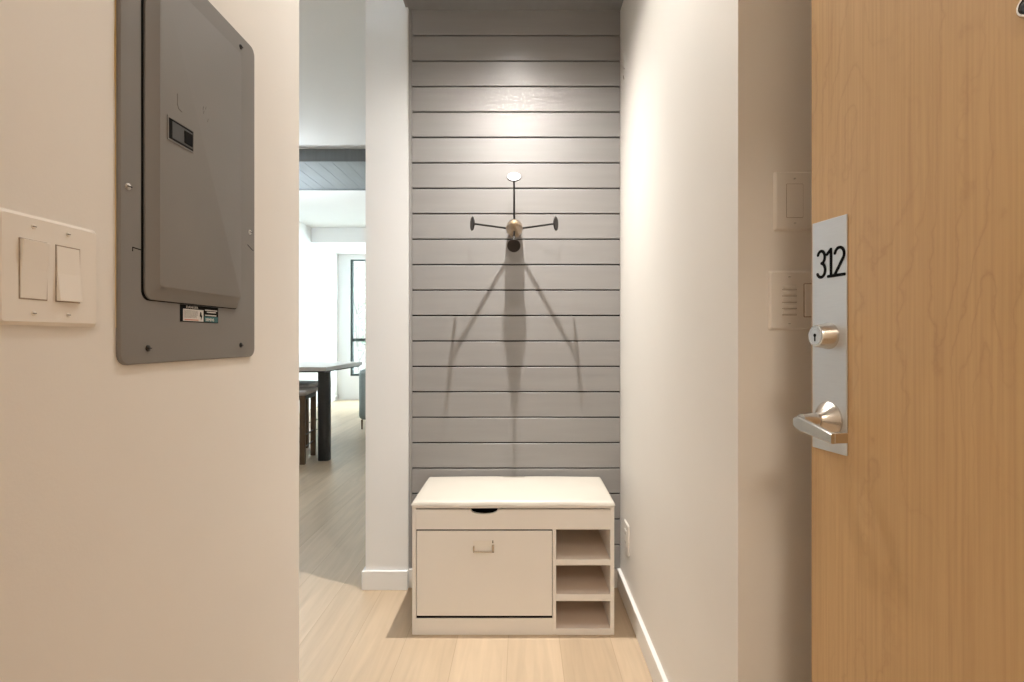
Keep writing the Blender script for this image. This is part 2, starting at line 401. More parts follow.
for g, px, w_, fat in ((three, 821.3, 0.0195, 0.54), (one, 830.6, 0.016, 0.39), (two, 839.6, 0.0225, 0.54)):
    k = w_ / fat / sc * 0.98
    g2 = [[(p[0] * k, p[1]) for p in st] for st in g]
    glyph(g2, 0.0050, door_u(px + 1.3), zc, sc).build('digit', M['ink'], pl)
# deadbolt
zd = H + 0.0035
db = MB().lathe([(0.0, 0), (0.0225, 0), (0.0225, 0.004), (0.0215, 0.006), (0.0185, 0.0245), (0.0172, 0.0265), (0.015, 0.0265), (0.0, 0.0265)], (uc + 0.001, -0.0025, zd), (0, -1, 0), 48).build('deadbolt', M['steel'], door, True)
k = MB().lathe([(0, 0), (0.0145, 0), (0.0145, 0.0012), (0.0, 0.0014)], (uc + 0.001, -0.0288, zd), (0, -1, 0), 32).build('lock_cylinder', M['alu'], db, True)
b = MB(); b.box(uc - 0.0003, uc + 0.0023, -0.0307, -0.0300, zd - 0.009, zd + 0.001); b.lathe([(0, 0), (0.003, 0), (0.003, 0.0006), (0, 0.0006)], (uc + 0.001, -0.0301, zd + 0.001), (0, -1, 0), 16)
b.build('keyhole', M['ink'], db)
# lever handle
zl = H - 0.138
lv = MB().lathe([(0, 0), (0.030, 0), (0.030, 0.003), (0.0275, 0.006), (0.0125, 0.021), (0.0118, 0.024), (0, 0.024)], (uc + 0.001, -0.0025, zl), (0, -1, 0), 48).build('lever_handle', M['steel'], door, True)
MB().lathe([(0, 0), (0.0105, 0), (0.0128, 0.003), (0.0128, 0.015), (0.0115, 0.030), (0, 0.030)], (uc + 0.001, -0.0265, zl - 0.001), (0, -1, 0), 40).build('shank', M['steel'], lv, True)
b = MB()
rings = []
for i in range(13):      # blade: a tapering bar from the hub towards the hinge side, with a rounded nose
    t = i / 12
    u = uc - 0.012 + 0.086 * t
    hz = 0.0125 * (1 - t) + 0.0078 * t
    if i == 0: hz *= 0.55
    if i == 1: hz *= 0.92
    zc2 = zl - 0.004 - 0.014 * t
    y0, y1 = -0.0615, -0.0550
    rings.append([Vector((u, y0, zc2 - hz * 0.82)), Vector((u, y0, zc2 + hz * 0.82)), Vector((u, y0 + 0.0015, zc2 + hz)), Vector((u, y1, zc2 + hz)), Vector((u, y1, zc2 - hz)), Vector((u, y0 + 0.0015, zc2 - hz))])
b.loft(rings)
b.build('lever', M['steel'], lv)
MB().box(uc + 0.060, uc + 0.074, -0.0549, -0.031, zl - 0.0258, zl - 0.0102, 0.001, 2).build('lever_return', M['steel'], lv)
# viewer
uv = door_u(1030.5)
pv = MB().lathe([(0.0, 0), (0.0135, 0), (0.0135, 0.002), (0.0120, 0.0042), (0.0100, 0.0042), (0.0098, 0.0025), (0, 0.0025)], (uv, 0, H + 0.381), (0, -1, 0), 40).build('door_viewer', M['steel'], door, True)
MB().lathe([(0, 0), (0.0096, 0), (0.007, 0.0020), (0, 0.0030)], (uv, -0.0026, H + 0.381), (0, -1, 0), 32).build('lens', M['black'], pv, True)
b = MB()
for hz in (0.25, 1.05, 1.82): b.tube([(0.921, -0.004, hz), (0.921, -0.004, hz + 0.1)], 0.006, 12)
b.build('hinge', M['steel'], door, True)

# ---------------------------------------------------------------- electrical panel on the left wall (local x = depth, -y = into the room)
def wy(px, X): return F * X / (px - 523)
P0, P1 = 0.712, 1.071; PZ0, PZ1 = H - 0.0365, H + 0.572
ep = thing('electrical_panel', 'grey metal breaker box with narrow hinged door on the left wall', 'electrical panel', (XL, P0, PZ0), R(90))
PW, PH = P1 - P0, PZ1 - PZ0
b = MB().use(M['panel'])
o = rrect(0, PW, 0, PH, 0.016, 6); i1 = rrect(0.002, PW - 0.002, 0.002, PH - 0.002, 0.014, 6); i2 = rrect(0.010, PW - 0.010, 0.010, PH - 0.010, 0.009, 6)
b.loft([ring3(o, 0), ring3(o, -0.0035), ring3(i1, -0.0052), ring3(i2, -0.0058)])
cover = b.build('cover_frame', None, ep, True)
def hz_(h): return h + H - PZ0
MB().tube([(0.0225, -0.0058, hz_(0.118)), (0.0225, -0.0058, hz_(0.1235)), (0.040, -0.0058, hz_(0.1225))], 0.0007, 6).build('seam', M['ink'], cover)
MB().tube([(PW - 0.030, -0.0058, hz_(0.180)), (PW - 0.010, -0.0056, hz_(0.172)), (PW - 0.003, -0.0046, hz_(0.174))], 0.0007, 6).build('seam', M['ink'], cover)
# door of the panel
D0, D1 = 0.0435, 0.293; DZ0, DZ1 = hz_(0.0545), hz_(0.532)
b = MB()
fr0 = rrect(D0, D1, DZ0, DZ1, 0.014, 6); fr1 = rrect(D0 + 0.001, D1 - 0.001, DZ0 + 0.001, DZ1 - 0.001, 0.013, 6)
a0 = rrect(D0 + 0.008, D1 - 0.003, DZ0 + 0.009, DZ1 - 0.003, 0.010, 6); a1 = rrect(D0 + 0.0185, D1 - 0.0065, DZ0 + 0.019, DZ1 - 0.0065, 0.006, 6)
a2 = rrect(D0 + 0.0195, D1 - 0.0075, DZ0 + 0.020, DZ1 - 0.0075, 0.005, 6)
b.loft([ring3(fr0, -0.0062), ring3(fr0, -0.0088), ring3(fr1, -0.0094), ring3(a0, -0.0094), ring3(a1, -0.0162), ring3(a2, -0.0165)])
pd = b.build('panel_door', M['panel'], ep, True)
b = MB().prism(rrect(D0 - 0.0045, D1 + 0.002, DZ0 - 0.0015, DZ1 + 0.002, 0.014, 6), 'y', -0.0062, -0.0050)
b.build('door_gap', M['ink'], ep)
# latch
XD = XL + 0.0165
l0, l1 = wy(168, XD) - P0, wy(192.5, XD) - P0; lz0, lz1 = hz_(0.2935), hz_(0.3245)
b = MB().use(M['ink']); b.box(l0, l1, -0.0174, -0.0163, lz0, lz1, 0.0004, 1)
b.use(M['panel'])
e = 0.0022; b.box(l0 - e, l0, -0.0179, -0.0163, lz0 - e, lz1 + e); b.box(l1, l1 + e * .6, -0.0179, -0.0163, lz0 - e, lz1 + e); b.box(l0, l1, -0.0179, -0.0163, lz0 - e, lz0); b.box(l0, l1, -0.0179, -0.0163, lz1, lz1 + e)
b.use(M['ink']).box(l1 - 0.0225, l1 - 0.003, -0.0189, -0.0173, lz0 + 0.006, lz1 - 0.006, 0.0005, 1)
lt = b.build('latch', None, pd)
MB().box(l0 + 0.008, l1 - 0.0015, -0.0179, -0.0173, lz0 + 0.003, lz1 - 0.003, 0.0003, 1).build('latch_slider', M['sliderg'], lt)
# embossed ON/OFF arc marks above the latch
b = MB()
ax = wy(177.5, XD) - P0
b.tube([(ax + 0.010, -0.0165, hz_(0.345)), (ax + 0.003, -0.0165, hz_(0.3465)), (ax, -0.0165, hz_(0.352)), (ax, -0.0165, hz_(0.361)), (ax, -0.0165, hz_(0.368))], 0.0008, 8)
b.build('embossed_mark', M['panel'], pd, True)
for px, h in ((203, 0.372), (207.5, 0.3565), (205.5, 0.375), (203.5, 0.366)):
    q = wy(px, XD) - P0; MB().tube([(q, -0.0164, hz_(h)), (q + 0.002, -0.0164, hz_(h) + 0.005)], 0.0009, 8).build('embossed_mark', M['panel'], pd, True)

for h0 in (0.482, 0.182):      # hinge slots at the far edge
    MB().box(D1 - 0.0028, D1 + 0.0020, -0.0100, -0.0055, hz_(h0), hz_(h0 + 0.028), 0.0005, 1).build('hinge', M['black'], ep)
def screw(parent, x, z, y, r, m, slot=True):
    s_ = MB().lathe([(0, 0), (r, 0), (r * 0.92, 0.35 * r), (r * 0.55, 0.62 * r), (0, 0.7 * r)], (x, y, z), (0, -1, 0), 20).build('screw', m, parent, True)
    if slot:
        MB().box(x - r * 0.8, x + r * 0.8, y - 0.74 * r, y - 0.5 * r, z - r * 0.12, z + r * 0.12).build('slot', M['ink'], s_)
    return s_
XF = XL + 0.006
for px, h, mm in ((128, 0.2035, 'screw'), (148, -0.0145, 'black'), (240.8, -0.0135, 'black'), (249.7, 0.2055, 'screw'), (240.7, 0.5475, 'black')):
    q = wy(px, XF) - P0
    c = screw(ep, q, hz_(h), -0.0056, 0.0048, M[mm])
    c['label'] = ('zinc' if mm == 'screw' else 'black') + ' cover screw'
# sticker
s0, s1 = wy(180, XF) - P0, wy(218, XF) - P0; sz0, sz1 = hz_(0.0255), hz_(0.0525); y = -0.0059
b = MB().use(M['ink']); b.box(s0, s1, y - 0.0004, y, sz0, sz1)
sm = s0 + (s1 - s0) * 0.60
b.use(M['paper']).box(s0 + 0.007, sm - 0.002, y - 0.0007, y - 0.0004, sz0 + 0.0015, sz1 - 0.0065)
b.use(M['red']).box(s0 + 0.010, sm - 0.016, y - 0.0009, y - 0.0007, sz0 + 0.0026, sz0 + 0.0045)
b.use(M['greyink'])
for k in range(7):
    zz = sz1 - 0.009 - k * 0.0018; x0 = s0 + 0.0095
    while x0 < sm - 0.021:
        wd = random.uniform(0.002, 0.006); b.box(x0, min(x0 + wd, sm - 0.018), y - 0.0009, y - 0.0007, zz - 0.00045, zz + 0.00045); x0 += wd + 0.0009
b.use(M['ink'])
b.prism([(sm - 0.011, sz1 - 0.010), (sm - 0.0085, sz1 - 0.010), (sm - 0.0075, sz1 - 0.0155), (sm - 0.0055, sz1 - 0.0155), (sm - 0.009, sz0 + 0.003), (sm - 0.0095, sz1 - 0.018), (sm - 0.0125, sz1 - 0.017)], 'y', y - 0.0009, y - 0.0007)
b.use(M['teal']).box(sm + 0.001, s1 - 0.0015, y - 0.0006, y - 0.0004, sz0 + 0.0012, sz0 + 0.0105)
st = b.build('warning_sticker', None, ep)
st['label'] = 'black and white danger sticker with small print'
def text(body, size, x, z, yy, m, parent, name='lettering', sx=1.0):
    cu = bpy.data.curves.new('t', 'FONT'); cu.body = body; cu.size = size; cu.align_x = 'LEFT'; cu.fill_mode = 'BOTH'; cu.extrude = 0.00015; cu.resolution_u = 2
    ob = bpy.data.objects.new('t', cu); COL.objects.link(ob)
    dg = bpy.context.evaluated_depsgraph_get(); dg.update()
    me = bpy.data.meshes.new_from_object(ob.evaluated_get(dg))
    bpy.data.objects.remove(ob)
    me.transform(Matrix.Translation((x, yy, z)) @ Matrix.Rotation(pi / 2, 4, 'X') @ Matrix.Diagonal((sx, 1, 1, 1)))
    me.materials.clear(); me.materials.append(m)
    o_ = bpy.data.objects.new(name, me); COL.objects.link(o_); o_.parent = parent; return o_
text('SIEMENS', 0.0068, sm + 0.0035, sz0 + 0.003, y - 0.0008, M['paper'], st, 'lettering', 1.0)
text('DANGER', 0.0052, s0 + 0.014, sz1 - 0.0053, y - 0.0008, M['paper'], st, 'lettering', 1.5)
b = MB()
for k, (aa, bb_) in enumerate(((0.0, 1.0), (0.25, 0.9), (0.0, 0.95))):
    zz = sz1 - (0.006, 0.0092, 0.0145)[k]; x0 = sm + 0.003 + aa * 0.02
    while x0 < sm + 0.003 + bb_ * (s1 - sm - 0.007):
        b.box(x0, x0 + 0.0022, y - 0.0008, y - 0.0004, zz - 0.0009, zz + 0.0009); x0 += 0.003
b.build('small_print', M['paper'], st)
# ragged drywall cut around the near edge of the box
b = MB(); b.prism([(-0.0002, 0.05), (-0.001, 0.12), (-0.0008, 0.2), (-0.0014, 0.26), (-0.001, 0.33), (-0.0022, 0.38), (-0.0025, 0.43), (-0.0016, 0.46), (-0.0020, 0.5), (-0.0012, 0.58), (-0.0002, PH - 0.01)], 'y', -0.0008, 0)
struct(b.build('trim_4', M['yellow'])).matrix_world = Matrix.Translation((XL, P0, PZ0)) @ Matrix.Rotation(R(90), 4, 'Z')

# ---------------------------------------------------------------- switches and wall plates
def plate(parent, w, h, m, d=0.006):
    o = rrect(-w / 2, w / 2, -h / 2, h / 2, 0.004, 4); o2 = rrect(-w / 2 + 0.004, w / 2 - 0.004, -h / 2 + 0.004, h / 2 - 0.004, 0.003, 4)
    b = MB().loft([ring3(o, 0), ring3(o, -d * 0.35), ring3(o2, -d)])
    return b.build('wall_plate', m, parent, True)
cy, cz = 0.6110, H + 0.0738
sw = thing('light_switch', 'ivory double rocker light switch on left wall beside the breaker box', 'light switch', (XL, cy, cz), R(90), )
pp = plate(sw, 0.130, 0.1200, M['plastic'])
for gx, up in ((-0.0255, True), (0.0190, False)):
    b = MB().box(gx - 0.0170, gx + 0.0170, -0.0066, -0.0058, -0.0325, 0.0325, 0.0003, 1)
    g_ = b.build('rocker_surround', M['ink'] if False else M['scuff_gap_shade'], pp)
    b = MB(); w2 = 0.0158; hh = 0.0312
    yt, yb = (-0.0105, -0.0068) if up else (-0.0068, -0.0112)
    pts = [(-0.0060, -hh), (yb, -hh), (-0.0078, 0.0), (yt, hh), (-0.0060, hh)]
    b.prism(pts, 'x', gx - w2, gx + w2)
    rk = b.build('rocker', M['plastic'], sw)
    bv = rk.modifiers.new('bevel', 'BEVEL'); bv.width = 0.0008; bv.segments = 2
    for zz in (0.047, -0.047): screw(sw, gx, zz, -0.0058, 0.0028, M['plastic'])

# blank plate and button plate on the short wall behind the door
def fx(px): return (px - 523) / 490.0
bp_ = thing('blank_wall_plate', 'plain beige cover plate on the short wall, higher of the two plates behind the door', 'wall plate', (0.5515, YF, H + 0.2785), 0)
pp = plate(bp_, 0.081, 0.1205, M['plastic_w'])
b = MB(); b.prism(rrect(-0.0172, 0.0172, -0.0345, 0.0345, 0.002, 3), 'y', -0.0064, -0.0058); b.build('insert_gap', M['scuff_gap_shade'], pp)
b = MB(); b.prism(rrect(-0.0164, 0.0164, -0.0337, 0.0337, 0.002, 3), 'y', -0.0072, -0.0058); b.build('blank_insert', M['plastic_w'], bp_)
for zz in (0.0455, -0.0455): screw(bp_, 0, zz, -0.0058, 0.0028, M['plastic_w'])
kp = thing('scene_keypad', 'beige double plate with five stacked buttons and a dimmer, below the blank plate', 'wall control', (0.5635, YF, H + 0.0765), 0)
pp = plate(kp, 0.1265, 0.121, M['plastic_w'])
gx = -0.023
b = MB(); b.prism(rrect(gx - 0.0168, gx + 0.0168, -0.033, 0.0335, 0.002, 3), 'y', -0.0066, -0.0058); b.build('button_frame', M['plastic_w'], pp)
for k in range(5):
    zz = 0.0268 - k * 0.0128
    bt = MB().box(gx - 0.0135, gx + 0.0135, -0.0098, -0.0062, zz - 0.0046, zz + 0.0046, 0.0022, 3).build('button', M['plastic_w'], kp, True)
    b = MB()
    b.box(gx - 0.0148, gx - 0.0130, -0.0072, -0.0062, zz - 0.0058, zz - 0.0046); b.box(gx + 0.0130, gx + 0.0148, -0.0072, -0.0062, zz - 0.0058, zz - 0.0046)
    b.box(gx - 0.013, gx + 0.013, -0.0067, -0.0062, zz - 0.0060, zz - 0.0052)
    b.build('button_shadow_gap', M['scuff_gap_shade'], bt)  # strips painting the shade under each button
b = MB(); b.prism(rrect(0.023 - 0.0172, 0.023 + 0.0172, -0.0345, 0.0345, 0.002, 3), 'y', -0.0064, -0.0058); b.build('insert_gap', M['scuff_gap_shade'], pp)
MB().box(0.023 - 0.0155, 0.023 + 0.0155, -0.0095, -0.0062, -0.0325, 0.0325, 0.001, 2).build('dimmer_paddle', M['plastic_w'], kp)
for gx2 in (-0.023, 0.023):
    for zz in (0.0475, -0.0475): screw(kp, gx2, zz, -0.0058, 0.0028, M['plastic_w'])

# outlet low on the right wall and a chipped mount high up
ot = thing('power_outlet', 'white outlet plate low on the right wall near the storage bench', 'outlet', (XR, 2.275, 0.279), R(-90))
pp = plate(ot, 0.095, 0.128, M['plastic'])
MB().box(-0.0168, 0.0168, -0.0085, -0.0058, -0.0335, 0.0335, 0.001, 2).build('socket_face', M['plastic'], ot)
b = MB()
for zz in (-0.018, 0.018):
    for xx in (-0.006, 0.006): MB().box(xx - 0.001, xx + 0.001, -0.0088, -0.0084, zz - 0.004, zz + 0.004).build('slot', M['ink'], ot)
hk = thing('wall_bracket', 'small painted-over bracket with chipped plaster high on the right wall', 'wall bracket', (XR, 2.345, H + 1.185), R(-90))
b = MB(); b.tube([(-0.004, -0.0005, 0.055), (-0.002, -0.003, 0.03), (0.004, -0.004, 0.0), (0.006, -0.003, -0.012)], [0.002, 0.0035, 0.0035, 0.003], 8)
b.build('bracket_arm', M['wall'], hk, True)
b = MB(); b.lathe([(0, 0), (0.0035, 0), (0.003, 0.0015), (0, 0.0018)], (0.006, -0.0002, -0.018), (0, -1, 0), 12)
b.tube([(-0.014, -0.0006, -0.040), (0.002, -0.0006, -0.062)], 0.0022, 6)
b.build('chipped_patch', M['scuff_gap_shade'], hk)

# ---------------------------------------------------------------- coat hook
HX = -0.038; HZ = H + 0.484
ck = thing('coat_hook', 'wall coat hook with a tan egg-shaped body and four dark arms ending in round discs', 'coat hook', (HX, YB, HZ), 0)
MB().lathe([(0, 0), (0.016, 0), (0.016, 0.004), (0.008, 0.006), (0.007, 0.0075), (0, 0.0075)], (0, 0, 0), (0, -1, 0), 24).build('mounting_stem', M['black'], ck, True)
b = MB()
prof_ = [(0.0, 0.006), (0.030, 0.008), (0.036, 0.020), (0.0385, 0.045), (0.0365, 0.070), (0.0310, 0.098), (0.0245, 0.122), (0.0175, 0.142), (0.0090, 0.155), (0.0, 0.159)]
b.lathe(prof_, (0, 0, 0), (0, -1, 0), 12)
ball = b.build('egg_body', M['balls'], ck)
def disc(p, nrm, r=0.030):
    return MB().lathe([(0, -0.003), (r * 0.9, -0.003), (r, -0.0015), (r, 0.0015), (r * 0.94, 0.003), (0, 0.0034)], p, nrm, 40).build('disc', M['brown'], ck, True)
MB().tube([(0, -0.09, 0.03), (0, -0.150, 0.190)], 0.0042, 10).build('arm', M['black'], ck, True)
disc((0, -0.153, 0.196), (0, -0.80, 0.60), 0.0305)['label'] = 'upper disc, tilted up and catching the light'
for s_ in (-1, 1):
    MB().tube([(s_ * 0.033, -0.045, 0.001), (s_ * 0.174, -0.128, 0.004)], 0.0042, 10).build('arm', M['black'], ck, True)
    disc((s_ * 0.1775, -0.1295, 0.004), (s_ * 0.935, -0.355, 0.0))
MB().tube([(0, -0.11, -0.025), (0, -0.190, -0.098)], 0.0042, 10).build('arm', M['black'], ck, True)
disc((0, -0.194, -0.101), (0, -0.93, -0.36), 0.0275)

# ---------------------------------------------------------------- storage bench
BX0, BX1 = -0.4185, 0.3445; BY0 = 2.0377; BY1 = BY0 + 0.375
BW = BX1 - BX0; cxb = (BX0 + BX1) / 2
sb = thing('storage_bench', 'cream shoe storage bench with padded seat under the coat hook', 'bench', (BX0, BY0, 0), 0)
D = BY1 - BY0; HB = 0.478; t = 0.0150
def bpx(px): return (px - 523) / 265.0 - BX0
def bpz(py): return H - (py - 338) / 265.0
c0, c1 = bpx(552.6), bpx(610.2)      # cubby column
b = MB()
b.box(0, t, 0, D, 0, HB, 0.0008, 1); b.box(BW - t, BW, 0, D, 0, HB, 0.0008, 1)
b.box(c0, c0 + 0.0135, 0.0, D, 0.0, bpz(529.6), 0.0008, 1)
b.box(t, BW - t, D - 0.008, D - 0.002, 0.02, HB - 0.002)
b.box(t, c0, 0.02, D - 0.01, 0.055, 0.07)
b.box(t, BW - t, 0.02, D - 0.01, bpz(529.6), bpz(529.6) + 0.014)
carc = b.build('carcass', M['bench'], sb)
# plinth
MB().box(t, c0, 0.0, 0.004, 0.0, bpz(618.4)).build('plinth', M['bench'], sb)
# front rail with finger notch
zr0, zr1 = bpz(529.4), bpz(509.6)
nx0, nx1 = bpx(470.8), bpx(497.5); nc = (nx0 + nx1) / 2; nr = (nx1 - nx0) / 2
pts = [(t, zr0), (BW - t, zr0), (BW - t, zr1)] + [(nc + nr * cos(a), zr1 - 0.0175 * sin(a) ** 0.8 if 0 < a < pi else zr1) for a in [pi * i / 14 for i in range(15)]] + [(t, zr1)]
MB().prism(pts, 'y', 0.0, 0.014).build('front_rail', M['bench'], sb)
MB().box(nx0 - 0.02, nx1 + 0.02, 0.040, 0.046, zr0 + 0.02, zr1).build('notch_shade', M['ink'], sb)  # black sheet painting the unlit interior behind the notch
# lid and cushion
lid = MB().box(0.0, BW, -0.004, D, HB + 0.0005, HB + 0.0115, 0.002, 2).build('lid', M['bench'], sb)
nx, ny = 40, 24
def prof(s):   # rounded edge profile 0..1 over a small margin
    s = min(max(s, 0), 1); return math.sqrt(1 - (1 - s) ** 2)
b = MB(); g = []
us = [0, .004, .010, .02, .035] + [.06 + .88 * i / 28 for i in range(29)] + [.965, .98, .99, .996, 1]
vs_ = [0, .008, .02, .04, .07] + [.11 + .78 * i / 16 for i in range(17)] + [.93, .96, .98, .992, 1]
c_t = 0.013; puff = 0.015
for v in vs_:
    row = []
    for u in us:
        X_ = -0.003 + u * (BW + 0.006); Y_ = -0.008 + v * (D + 0.006)
        e1 = prof(min(u, 1 - u) * (BW + .006) / 0.014); e2 = prof(min(v, 1 - v) * (D + .006) / 0.014)
        zz = HB + 0.0115 + c_t * min(e1, e2) + puff * (sin(pi * u) ** 0.55) * (sin(pi * v) ** 0.6)
        # soft creases along the front edge
        zz += 0.0012 * sin(u * 19) * (1 - v) ** 4
        row.append(b.bm.verts.new((X_, Y_, zz)))
    g.append(row)
fs = [b.bm.faces.new((g[j][i], g[j][i + 1], g[j + 1][i + 1], g[j + 1][i])) for j in range(len(vs_) - 1) for i in range(len(us) - 1)]
cu_ = b.build('seat_cushion', M['cushion'], sb, False)
for p in cu_.data.polygons: p.use_smooth = True
# shelves
zs = [(bpz(565.2), bpz(559.8)), (bpz(600.9), bpz(594.6)), (bpz(634.8), bpz(628.8))]
for z0, z1 in zs:
    s_ = MB().box(c0 + 0.0135, BW - t, 0.001, D - 0.009, max(z0, 0), z1, 0.0012, 1).build('shelf', M['shelf'], sb)
    MB().box(c0 + 0.0135, BW - t, -0.0015, 0.0012, max(z0, 0), z1 + 0.0015, 0.0006, 1).build('shelf_edge', M['bench'], s_)
# flap door
fz0, fz1 = bpz(615.6), bpz(530.8)
fl = MB().box(bpx(416.7), c0 - 0.0022, -0.002, 0.004, fz0, fz1, 0.0012, 1).build('flap_door', M['bench'], sb)
MB().box(t + 0.001, c0 - 0.0005, 0.0042, 0.009, 0.004, fz0 + 0.004).build('gap_shadow_board', M['ink'], sb)  # black sheet standing in for the shade in the gap under the flap
# pull
px0, px1, pz0, pz1 = bpx(473.2), bpx(494.2), bpz(551.8), bpz(540.4)
MB().box(t + 0.001, c0 - 0.0005, 0.0045, 0.009, fz0 + 0.0045, fz1 + 0.004).build('flap_gap_shade', M['ink'], sb)  # black sheet painting the shade in the gaps round the flap
y = -0.002
hd = MB().box(px0, px1, y - 0.0012, y, pz0, pz1, 0.0005, 1).build('pull', M['plastic'], fl)
b = MB(); e = 0.0055
b.box(px0, px1, y - 0.008, y - 0.001, pz0, pz0 + e, 0.0012, 2); b.box(px0, px0 + e, y - 0.008, y - 0.001, pz0, pz1 - 0.018, 0.0012, 2); b.box(px1 - e * 1.6, px1, y - 0.008, y - 0.001, pz0, pz1 - 0.014, 0.0012, 2)
b.build('pull_frame', M['steel'], hd)
b = MB(); b.lathe([(0, 0), (0.0022, 0), (0.0022, 0.0015), (0, 0.0015)], (px1 - 0.005, y - 0.0012, pz1 - 0.0065), (0, -1, 0), 12); b.lathe([(0, 0), (0.0022, 0), (0.0022, 0.0015), (0, 0.0015)], (px1 - 0.005, y - 0.0012, pz1 - 0.0012), (0, -1, 0), 12)
b.build('rivet', M['ink'], hd)

# ---------------------------------------------------------------- living room furniture
TB = (-3.15, -1.772, 4.86, 5.95); TZ = H - 0.262
tb = thing('counter_table', 'long grey counter-height table with black legs in the living room', 'table', (TB[0], TB[2], 0), 0)
tw, td = TB[1] - TB[0], TB[3] - TB[2]
MB().box(0, tw, 0, td, TZ - 0.036, TZ, 0.002, 1).build('table_top', M['tabtop'], tb)
MB().box(0.02, tw - 0.02, 0.02, td - 0.02, TZ - 0.05, TZ - 0.036).build('underframe', M['tabedge'], tb)
for lx, ly in ((tw - 0.105, 0.055), (0.02, 0.055), (0.02, td - 0.16), (tw - 0.95, td - 0.16)):
    b = MB(); b.prism(rrect(lx, lx + 0.102, ly, ly + 0.10, 0.03, 5), 'z', 0, TZ - 0.05); b.build('leg', M['tabedge'], tb, True)
# counter stools
def stool(loc, label, rz=0):
    o = thing('counter_stool', label, 'stool', loc, R(rz), 'counter stools at the grey table')
    w, d, h = 0.42, 0.46, 0.655
    MB().box(-w, 0, 0, d, h - 0.045, h, 0.02, 4).build('seat', M['stoolseat'], o, True)
    MB().box(-w + 0.02, -0.02, 0.02, d - 0.02, h - 0.085, h - 0.045, 0.002, 1).build('seat_frame', M['tabedge'], o)
    for x in (-w + 0.015, -0.065):
        for y in (0.015, d - 0.06):
            MB().box(x, x + 0.045, y, y + 0.045, 0, h - 0.046, 0.004, 2).build('leg', M['stoolleg'], o)
    for z in (0.245, 0.14):
        b = MB()
        b.tube([(-0.042, 0.05, z), (-0.042, d - 0.05, z)], 0.005, 8)
        b.build('footrest_rail', M['black'], o, True)
    b = MB(); b.tube([(-w + 0.05, 0.037, 0.2), (-0.06, 0.037, 0.2)], 0.005, 8); b.build('footrest_rail', M['black'], o, True)
    return o
stool((-1.905, 4.755, 0), 'brown-legged grey counter stool, nearer of the two at the table', 8)
stool((-2.17, 5.47, 0), 'brown-legged grey counter stool on the far side of the table')
# sofa seen from behind
so = thing('sofa', 'teal-grey upholstered sofa beyond the table, seen from behind', 'sofa', (-2.015, 6.585, 0), 0)
def hbox(b, x0, x1, y0, y1, z0, z1, r): b.box(x0, x1, y0, y1, z0, z1, r, 5); return b
hbox(MB(), 0, 1.9, 0, 0.2, 0.115, 0.735, 0.06).build('backrest', M['sofa'], so, True)
hbox(MB(), 0.0, 1.9, 0.15, 0.88, 0.115, 0.36, 0.03).build('seat_base', M['sofa'], so, True)
for x0 in (0.0, 1.72): hbox(MB(), x0, x0 + 0.18, 0.16, 0.88, 0.2, 0.58, 0.045).build('armrest', M['sofa'], so, True)
for x0 in (0.19, 0.96): hbox(MB(), x0, x0 + 0.76, 0.2, 0.88, 0.36, 0.47, 0.035).build('seat_cushion', M['sofa'], so, True)
for x0, y0 in ((0.03, 0.03), (1.84, 0.03), (0.03, 0.82), (1.84, 0.82)):
    MB().tube([(x0 + 0.01, y0 + 0.01, 0), (x0 + 0.01, y0 + 0.01, 0.118)], [0.009, 0.014], 12).build('leg', M['stoolleg'], so, True)

# ---------------------------------------------------------------- outside
bd = thing('street_building', 'brown brick apartment building outside the living room window', 'building', (-30, 26, -9), 0)
MB().box(0, 45, 0, 8, 0, 30).build('wall', M['facade'], bd)
for ix in range(14):
    for iz in range(5):
        x0 = 0.9 + ix * 3.1; z0 = 1.4 + iz * 3.4
        if not (12 < x0 < 34) or not (4 < z0 < 16): continue
        w_ = MB().box(x0, x0 + 1.3, -0.06, 0.02, z0, z0 + 1.9).build('window', M['fwin'], bd)
        MB().box(x0 + 0.1, x0 + 0.6, -0.08, -0.06, z0 + 0.1, z0 + 1.8).build('pane', M['dglass'], w_)
        MB().box(x0 + 0.7, x0 + 1.2, -0.08, -0.06, z0 + 0.1, z0 + 1.8).build('pane', M['dglass'], w_)
tr = thing('street_tree', 'sparse pale tree outside in front of the brick building', 'tree', (-5.9, 19.0, -9), 0)
b = MB(); lf = MB()
b.tube([(0, 0, 0), (0.1, 0, 4), (0, 0.1, 8), (0.1, 0, 12.5)], [0.2, 0.16, 0.1, 0.03], 10)
for k in range(34):
    z = random.uniform(5, 12); a = random.uniform(0, 2 * pi); L_ = random.uniform(0.8, 2.0)
    p0 = Vector((0.05, 0.05, z)); p1 = p0 + Vector((cos(a) * L_ * .6, sin(a) * L_ * .6, L_ * .45)); p2 = p1 + Vector((cos(a + .4) * L_ * .5, sin(a + .4) * L_ * .5, L_ * .4))
    b.tube([p0, p1, p2], [0.04, 0.02, 0.008], 6)
    for q in range(22):
        c = p1.lerp(p2, random.random()) + Vector([random.uniform(-.35, .35) for _ in range(3)])
        d1 = Vector([random.uniform(-1, 1) for _ in range(3)]).normalized() * 0.07; d2 = Vector([random.uniform(-1, 1) for _ in range(3)]).normalized() * 0.05
        lf.bm.faces.new([lf.bm.verts.new(c + d1), lf.bm.verts.new(c + d2), lf.bm.verts.new(c - d1), lf.bm.verts.new(c - d2)])
b.build('trunk', M['bark'], tr, True); lf.build('foliage', M['leaf'], tr)
struct(MB().box(-40, 30, 10.2, 60, -9.3, -9).build('street', M['ground']))

